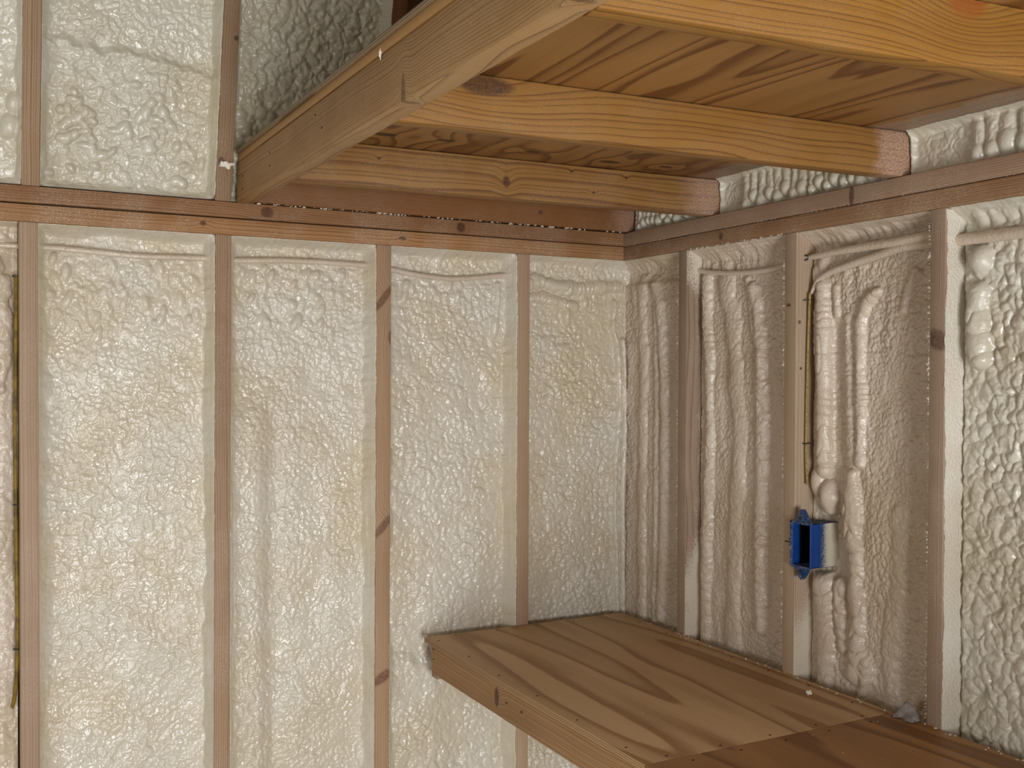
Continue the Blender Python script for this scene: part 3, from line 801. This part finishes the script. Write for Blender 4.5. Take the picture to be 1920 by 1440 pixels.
lobes('foam_pocket', 'small foam pocket above the plate in the corner beside the farthest joist', .028, .358, 201, .05, .022)
lobes('foam_pocket', 'rippled foam pocket above the right plate, between the knotty joist and dusted joist', .399, .958, 211, .50, .026)
lobes('foam_pocket', 'foam pocket with hanging lobes above the right plate, beside the nearest joist', .998, 1.566, 221, 1.155, .034)

# ------------------------------------------------------------------ cables
YEL = plain('yellow_cable_sheath', lin(170, 146, 88), .6, .3, col2=lin(128, 106, 58), scale=160.)
DARK = plain('black_metal', lin(34, 32, 34), .5, .5, col2=lin(60, 56, 52))
def child(o, parent):
    o.parent = parent; o.matrix_parent_inverse = parent.matrix_world.inverted(); return o
def cable_obj(name, pts, r, mat, label, cat='cable', jit=0., sides=12, sub=8):
    o = link(name, tube_mesh(name, pts, r, sides, jit, 3, sub), mat, None, True)
    return tag(o, label, cat)
cable_obj('coated_cable', [(u, .040, v) for u, v in CABLE], .0068, F_WARM, 'foam-coated cable sagging across the back wall bays below the plate', jit=.10, sub=10)
cable_obj('coated_cable', [(.040, -s, v) for s, v in CAB_AB], .0068, F_WARM, 'foam-coated cable sagging across the bay left of the blue-box stud', jit=.1, sub=10)
cable_obj('coated_cable', [(.030, -s, v) for s, v in CAB1], [.0035, .0065, .0085, .0095, .0105, .0105], F_WARM, 'straight foam-coated cable running right from a black staple under the plate', jit=.06, sub=12)
cable_obj('coated_cable', [(.036, -1.098, -.062), (.036, -1.168, -.062), (.036, -1.30, -.062), (.036, -1.49, -.062)], .0120, F_WARM, 'thick foam-coated cable crossing the bubbly bay at the right edge', jit=.06, sub=12)
ctop = [(.034, -s, v) for s, v in CAB2]
o = cable_obj('curved_cable', ctop[:8], [.0105, .0105, .0100, .0095, .0090, .0080, .0060, .0036], F_WARM, 'cable curving down to the stud with the blue box, its lower run bare yellow', jit=.05, sub=12)
y2 = link('yellow_sheath', tube_mesh('yellow_sheath', [(.030, -.7085, -.138)]+[(.030-.004*min(1, i/2), -s, v) for i, (s, v) in enumerate(CAB2[8:])], .0030, 10, 0, 1, 8), YEL, None, True)
child(y2, o); y2['label'] = 'bare yellow cable sheath'
for z, w in ((-.155, 1), (-.482, 1)):
    s_ = link('staple', tube_mesh('staple', [(.021, -.6965, z), (.021, -.7085, z), (.030, -.7090, z+.001), (.036, -.7080, z), (.036, -.6965, z)], .0012, 6, 0, 1, 3), DARK)
    child(s_, o)
s_ = link('cable_staple', tube_mesh('cable_staple', [(.024, -.6965, -.053), (.024, -.704, -.053), (.026, -.7075, -.058), (.024, -.704, -.063), (.024, -.6965, -.063)], .0016, 6, .2, 1, 3), DARK)
tag(s_, 'small black staple on the stud side where the straight coated cable starts', 'staple')
lc = [(-1.5715, .012, -.118), (-1.5725, .016, -.25), (-1.5740, .020, -.445), (-1.5730, .018, -.60), (-1.5715, .016, -.75), (-1.5700, .018, -.912), (-1.5740, .030, -1.03), (-1.586, .060, -1.09)]
o = cable_obj('yellow_cable', lc, .0042, plain('olive_cable_sheath', lin(140, 112, 40), .5, .3, col2=lin(96, 78, 30), scale=40.), 'yellow cable running down the left side of the leftmost stud', sides=10)
for z in (-.118, -.615, -.930):
    child(link('staple', tube_mesh('staple', [(-1.567, .011, z), (-1.577, .010, z+.001), (-1.578, .018, z), (-1.577, .026, z), (-1.567, .026, z)], .0012, 6, 0, 1, 3), DARK), o)

# ------------------------------------------------------------------ blue electrical box
BLUE = plain('blue_plastic', lin(16, 66, 138), .38, .5, col2=lin(10, 58, 132), scale=30.)
def dusted_blue():
    k = NT('dusted_blue_plastic'); o, x, y, z = k.obj()
    n = k.noise(o, 420., 2); p = k.noise(o, 40., 2)
    m = k.math('MULTIPLY', k.ss(n, .48, .60), k.ss(p, .3, .6))
    return k.done(k.mix(m, lin(20, 62, 112), lin(150, 146, 136)), .6, .3)
DBLUE = dusted_blue()
def coat_mat():
    k = NT('overspray_on_plastic'); o, x, y, z = k.obj()
    n = k.noise(o, 700., 2); 
    t = k.math('ADD', k.math('MULTIPLY_ADD', x, 32., 1.1), k.math('MULTIPLY', k.math('SUBTRACT', n, .5), 1.7))
    k.bump(n, .0008)
    return k.done(k.mix(k.ss(t, .25, .75), lin(40, 70, 112), lin(206, 198, 178)), .6, .3)
COAT = coat_mat()
ZC = -.7065; W0, W1 = .7005, .7595; XF = -.012; HH = .0500
eb = empty('electrical_box', (XF, -(W0+W1)/2, ZC))
tag(eb, 'blue plastic electrical box fixed to the side of a right-wall stud', 'electrical box')
bpy.context.view_layer.update()
def ebox(name, lo, hi, mat, bev=.001):
    lo, hi = Vector(lo), Vector(hi); d = hi-lo
    o = link(name, box_mesh(name, d.x, d.y, d.z, bev), mat, None, False)
    o.location = (lo+hi)/2
    bpy.context.view_layer.update()
    return child(o, eb)
t_ = .0030
# shell walls: stud side, room side, top, bottom, back
ebox('side_wall', (XF, -W0-t_, ZC-HH), (.010, -W0, ZC+HH), BLUE)
BOX_SHADE = plain('painted_box_shade', lin(14, 18, 28), .8, .2, col2=lin(8, 10, 16))  # near-black colour paints in the shade deep inside the box
lw = ebox('interior_shade', (.010, -W0-t_-.0008, ZC-HH+t_), (.082, -W0, ZC+HH-t_), BOX_SHADE, .0004); lw['label'] = 'inside of the box, its shade painted dark'
ebox('side_wall', (XF, -W1, ZC-HH), (.016, -W1+t_, ZC+HH), BLUE)
cw = ebox('side_wall', (.016, -W1-.0006, ZC-HH+.001), (.082, -W1+t_, ZC+HH-.001), COAT, .0008)
cw['label'] = 'side wall coated with pale overspray'
for zz in (ZC-.010, ZC+.0):
    pass
ebox('rib', (.020, -W1-.0018, ZC-HH+.002), (.0225, -W1, ZC+HH-.002), DBLUE, .0003)
ebox('top_wall', (XF, -W1, ZC+HH-t_), (.082, -W0, ZC+HH), DBLUE)
ebox('bottom_wall', (XF, -W1, ZC-HH), (.082, -W0, ZC-HH+t_), DBLUE)
ebox('back_wall', (.079, -W1, ZC-HH), (.082, -W0, ZC+HH), BOX_SHADE)
ebox('rim', (XF-.003, -W0-.002, ZC-HH-.002), (XF+.004, -W0+.0035, ZC+HH+.002), DBLUE)
ebox('rim', (XF-.003, -W1-.0025, ZC+HH-.004), (XF+.004, -W0+.0035, ZC+HH+.003), DBLUE)
ebox('rim', (XF-.002, -W1+.004, ZC-HH-.003), (XF+.004, -W0+.001, ZC-HH+.003), DBLUE)
def ear(sign):
    ym = -(W0+W1)/2+.002; z0 = ZC+sign*(HH+.001); z1 = ZC+sign*(HH+.029)
    x0, x1 = XF, XF+.014
    pts = [(x0, ym-.022, z0), (x0, ym+.020, z0), (x0, ym+.0028, z1), (x0, ym-.0028, z1)]
    vs = pts+[(x1, y, z) for _, y, z in pts]
    fs = [(0, 1, 2, 3), (7, 6, 5, 4)]+[(i, i+4, (i+1) % 4+4, (i+1) % 4) for i in range(4)]
    me = bpy.data.meshes.new('screw_ear'); me.from_pydata(vs, [], fs); me.update()
    bm = bmesh.new(); bm.from_mesh(me); bmesh.ops.recalc_face_normals(bm, faces=bm.faces); bmesh.ops.bevel(bm, geom=bm.edges[:], offset=.0012, segments=2, affect='EDGES'); bm.to_mesh(me); bm.free()
    o = link('screw_ear', me, DBLUE); child(o, eb)
    # screw boss on the ear
    bm = bmesh.new(); bmesh.ops.create_cone(bm, segments=14, radius1=.004, radius2=.0034, depth=.004, cap_ends=True, matrix=Matrix.Translation((x0-.001, ym, ZC+sign*(HH+.010))) @ Matrix.Rotation(math.pi/2, 4, 'Y'))
    m2_ = bpy.data.meshes.new('screw_boss'); bm.to_mesh(m2_); bm.free()
    child(link('screw_boss', m2_, DARK), eb)
ear(1); ear(-1)
# pencil arrow on the stud face pointing at the box
INK = plain('black_ink', lin(24, 20, 18), .7, .2)
ay, az = -.684, ZC-.002
me = tube_mesh('ink_arrow', [(-.0003, -.667, az+.001), (-.0003, ay-.010, az)], .0013, 6, 0, 1, 2)
ar = link('ink_arrow', me, INK)
child(ar, sB); ar['label'] = 'small black ink arrow mark'
for dz_ in (.008, -.007):
    q_ = link('ink_stroke', tube_mesh('ink_stroke', [(-.0003, -.680, az+dz_), (-.0003, -.694, az)], .0013, 6, 0, 1, 2), INK)
    child(q_, ar)

# ------------------------------------------------------------------ workbench
ZB = -1.011; XB = -.616; PT = .012
wb = empty('workbench', (-.31, -1.2, FLOOR))
tag(wb, 'plywood workbench built against the right wall and the back corner', 'workbench')
bpy.context.view_layer.update()
mt1 = plywood('bench_plywood_a', lin(214, 180, 138), lin(156, 117, 78), 4.6, 6., edge=lin(176, 144, 100), across=5.2)
mt2 = plywood('bench_plywood_b', lin(194, 148, 96), lin(136, 93, 53), 9.3, 5.5, edge=lin(160, 122, 80), across=6.)
YS = -.985
def par(o):
    bpy.context.view_layer.update(); return child(o, wb)
t1 = par(board('top_sheet', (XB/2+.000, YS+.0006, ZB-PT/2), (XB/2, -.002, ZB-PT/2), (-1, 0, 0), -XB, PT, mt1, bev=.0008)); t1['label'] = 'paler rear plywood sheet'
t2 = par(board('top_sheet', (XB/2, -2.46, ZB-PT/2-.0004), (XB/2, YS-.0006, ZB-PT/2-.0004), (-1, 0, 0), -XB, PT, mt2, bev=.0008)); t2['label'] = 'more orange front plywood sheet'
map_ = wood('apron_wood', lin(190, 149, 104), lin(118, 82, 50), pith=(-.14, -.10), ring=.0058, seed=3.9, dust=.08, wav=.005,
            knots=((.835, .004, -.019, .011, .022, .04),))
ZA = ZB-PT
ap = par(board('apron', (XB+.006+.019, -2.44, ZA-.0365), (XB+.006+.019, -.034, ZA-.0365), (0, 0, 1), .073, .038, map_))
cl = par(board('cleat', (XB+.02, -.020, ZA-.047), (-.005, -.020, ZA-.047), (0, 0, 1), .090, .036, m2))
cl2 = par(board('cleat', (-.020, -2.4, ZA-.047), (-.020, -.045, ZA-.047), (0, 0, 1), .090, .036, m4))
for y in (-.75, -1.45, -2.1):
    par(board('cross_rail', (XB+.045, y, ZA-.037), (-.04, y, ZA-.037), (0, 0, 1), .073, .036, m4))
for y in (-2.38,):
    par(board('leg', (XB+.065, y, FLOOR+.001), (XB+.065, y, ZA-.001), (0, 1, 0), .089, .038, m4))
NAIL = plain('nail_hole', lin(40, 26, 18), .7, .3)
nm = None
def nail(parent, loc, normal, r=.0022, l=1.6):
    global nm
    if nm is None:
        bm = bmesh.new(); bmesh.ops.create_cone(bm, segments=10, radius1=1, radius2=.8, depth=.3, cap_ends=True)
        nm = bpy.data.meshes.new('nail_head'); bm.to_mesh(nm); bm.free(); nm.materials.append(NAIL)
    o = bpy.data.objects.new('nail_head', nm); C.objects.link(o)
    n = Vector(normal)
    q = n.to_track_quat('Z', 'Y')
    o.matrix_world = Matrix.Translation(loc) @ q.to_matrix().to_4x4() @ Matrix.Diagonal((r*l, r, r, 1))
    mw = o.matrix_world.copy(); o.parent = parent; o.matrix_parent_inverse = parent.matrix_world.inverted(); o.matrix_world = mw
bpy.context.view_layer.update()
rnd = random.Random(8)
for i in range(6):
    nail(t1, (XB+.02+rnd.uniform(-.003, .004), -.05-i*.17, ZB+.0002), (0, 0, 1))
for i in range(7):
    nail(t1, (-.025+rnd.uniform(-.004, .004), -.12-i*.13, ZB+.0002), (0, 0, 1))
for i in range(5):
    nail(t1, (XB+.06+i*.12, YS+.015+rnd.uniform(-.003, .003), ZB+.0002), (0, 0, 1))
    nail(t2, (XB+.09+i*.11, YS-.018+rnd.uniform(-.003, .003), ZB-.0002), (0, 0, 1))
for i in range(4):
    nail(t1, (XB+.08+i*.12, -.022, ZB+.0002), (0, 0, 1))
for z in (-1.033, -1.058):
    nail(ap, (XB+.0057, -.045, z), (-1, 0, 0), .0022, 1.6)
for y in (-.45, -.52):
    nail(ap, (XB+.0057, y, -1.055), (-1, 0, 0), .0024, 1.6)
for y, z in ((-.30, .140), (-.30, .112), (-.62, .150), (-.66, .118), (-.06, .13), (-.06, .10)):
    nail(beam, (-1.1012, y, z), (-1, 0, 0), .0024, 1.5)

# ------------------------------------------------------------------ crumbs and scraps
def crumb_mesh(seed, r):
    bm = bmesh.new(); bmesh.ops.create_icosphere(bm, subdivisions=3, radius=r)
    rd = random.Random(seed); a = [Vector((rd.uniform(-1, 1), rd.uniform(-1, 1), rd.uniform(-1, 1))).normalized() for _ in range(9)]
    for v in bm.verts:
        n = v.co.normalized()
        v.co *= .45+.6*max(max(0, n.dot(k))**9 for k in a)+rd.uniform(-.06, .06)
    me = bpy.data.meshes.new('foam_crumb'); bm.to_mesh(me); bm.free(); me.materials.append(F_CRUMB); return me
def crumb(loc, r, label, seed, sc=(1, 1, 1)):
    o = bpy.data.objects.new('foam_crumb', crumb_mesh(seed, r)); C.objects.link(o)
    o.location = loc; o.scale = sc
    return tag(o, label, 'foam crumb')
crumb((-.072, -.82, ZB+.0055), .0068, 'white foam crumb lying alone on the pale sheet of the workbench', 1)
crumb((-1.1045, -.965, .168), .0055, 'white sliver of foam stuck to the side of the loft edge beam', 2, (.5, .6, 1.7))
crumb((-1.128, -.022, .160), .013, 'ragged white foam glob at the rear end of the loft deck edge', 3, (1.5, .7, .8))
# loose specks: nobody could count them
sp_v, sp_f = [], []
def speck(x, y, z, r):
    b = len(sp_v); a = rnd.uniform(0, 6.28)
    for k in range(4):
        sp_v.append((x+r*math.cos(a+k*1.571)*rnd.uniform(.6, 1.2), y+r*math.sin(a+k*1.571)*rnd.uniform(.6, 1.2), z))
    sp_v.append((x, y, z+r*.9)); sp_v.append((x, y, z-r*.3))
    for k in range(4):
        sp_f.append((b+k, b+(k+1) % 4, b+4)); sp_f.append((b+(k+1) % 4, b+k, b+5))
for i in range(90):
    speck(-.004-abs(rnd.gauss(0, .006)), -rnd.uniform(.1, 1.5), ZB+.0008, rnd.uniform(.0008, .0030))
for i in range(70):
    speck(rnd.uniform(XB+.03, -.02), -rnd.uniform(.03, 1.4), ZB+.0006, rnd.uniform(.0006, .0014))
me = bpy.data.meshes.new('foam_specks'); me.from_pydata(sp_v, [], sp_f); me.update()
tag(link('foam_specks', me, F_CRUMB), 'scattered pale foam specks on the workbench top along the wall', 'debris', kind='stuff')
# ragged foam squeezed out of the joints of the plates and along stud edges
sp_v, sp_f = [], []
for i in range(150):
    x = -rnd.uniform(-.005, 1.06); speck(x, -.0016, .0790+rnd.uniform(-.002, .003), rnd.uniform(.0015, .0060))
for i in range(70):
    s = rnd.uniform(.0, 1.3); speck(-.0008, -s, .0382+rnd.uniform(-.0008, .0008), rnd.uniform(.0006, .0018))
for i in range(60):
    s = rnd.uniform(.30, .65); speck(-.0004, -s, -.0005+rnd.uniform(-.002, .001), rnd.uniform(.001, .0035))
for s0, zs in ((.258, (.13, .24, .62)), (.659, (.07, .10, .135, .165, .30, .78)), (1.066, (.09, .15, .20, .245, .30, .31))):
    for z in zs:
        for k_ in range(4):
            speck(-.0012, -s0+.001+k_*.0016, -z-rnd.uniform(0, .004)-k_*.0006, .0034-.0005*k_)
    for i in range(12):
        speck(-.0008, -s0+.002, -zs[i % len(zs)]+rnd.uniform(-.02, .02), rnd.uniform(.0014, .0026))
    for i in range(150):
        z = -rnd.uniform(.02, 1.0)
        a_ = .5+.5*math.sin(z*31+s0*9)*math.sin(z*11+2*s0)
        speck(-.0005, -s0+.0012+rnd.uniform(0, .002), z, rnd.uniform(.0006, .0016)+.0022*max(0, a_-.45)*rnd.random()*2)
me = bpy.data.meshes.new('foam_flecks'); me.from_pydata(sp_v, [], sp_f); me.update()
tag(link('foam_flecks', me, F_CRUMB), 'ragged white foam flecks along the joints of the plates and stud edges', 'debris', kind='stuff')
# clear plastic scrap at the foot of the rightmost stud
def scrap():
    k = NT('clear_plastic_film'); o, x, y, z = k.obj()
    n = k.noise(o, 120., 2); k.bump(n, .004)
    k.b.inputs['Transmission Weight'].default_value = .75; k.b.inputs['IOR'].default_value = 1.3
    m = k.done(lin(226, 222, 222), .25, .5)
    vs, fs = [], []
    n_ = 9; rd = random.Random(6)
    for i in range(n_):
        for j in range(5):
            t = i/(n_-1); h = math.sin(math.pi*t)**.8*.034*(1-j/4)
            vs.append((-.006-.018*(j/4)+.006*math.sin(9*t+j)+rd.uniform(-.002, .002), -1.000-.052*t, ZB+.0012+h+rd.uniform(0, .002)))
    for i in range(n_-1):
        for j in range(4): fs.append((i*5+j, i*5+j+1, (i+1)*5+j+1, (i+1)*5+j))
    me = bpy.data.meshes.new('plastic_scrap'); me.from_pydata(vs, [], fs); me.update()
    o = link('plastic_scrap', me, m, None, True)
    sm = o.modifiers.new('thickness', 'SOLIDIFY'); sm.thickness = .0006
    tag(o, 'crumpled clear plastic scrap on the bench at the foot of the rightmost stud', 'plastic scrap')
scrap()

# ------------------------------------------------------------------ the same framing carries on just outside the picture (part of the setting)
def setting(o, wall):
    for k in ('label', 'category', 'group'):
        if k in o: del o[k]
    bpy.context.view_layer.update()
    child(o, wall)
wall_b = bpy.data.objects.new('trim_1', None); wall_r = bpy.data.objects.new('trim_2', None)
for w_, l_ in ((wall_b, (-2.3, 0, FLOOR)), (wall_r, (0, -1.9, FLOOR))):
    C.objects.link(w_); w_.location = l_; w_['kind'] = 'structure'; w_.empty_display_size = .05
plain_H = lambda U, V: base(U, V, 301)
cv = np.arange(VB, VT, .008)
for x0 in (-1.970, -2.376):
    setting(stud_back(x0, x0+.038, m1, 'x'), wall_b)
    setting(foam('foam_fill', 'x', F_WHITE, np.arange(x0-.366, x0-.001, .008), cv, back_w, REC, plain_H, (.03, .006, 0, 2.), (.02, .004, 0, 1.), (.02, .01, 0, 1.2), (0, 0, 0, 1), 301), wall_b)
for x0 in (-1.970, -2.376):
    setting(stud_up(x0, x0+.038, m2, 'x'), wall_b)
    setting(foam('foam_fill', 'x', F_SHINY, np.arange(x0-.366, x0-.001, .008), np.arange(.0005, 1.12, .008), lean_w, REC, plain_H, (.03, .006, 0, 2.), (.02, .004, 0, 1.), (0, 0, 0, 1), (.014, .01, 0, 1.2), 303), wall_b)
for s0 in (1.492, 1.898):
    setting(stud_right(s0, s0+.038, ma, 'x'), wall_r)
    setting(foam('foam_fill', 'x', F_WARM, np.arange(s0+.039, s0+.405, .008), cv, right_w, REC, plain_H, (.012, .05, 0, 1.5), (.03, .006, 0, 2.), (.02, .01, 0, 1.2), (0, 0, 0, 1), 307), wall_r)
setting(j_near, wall_r)
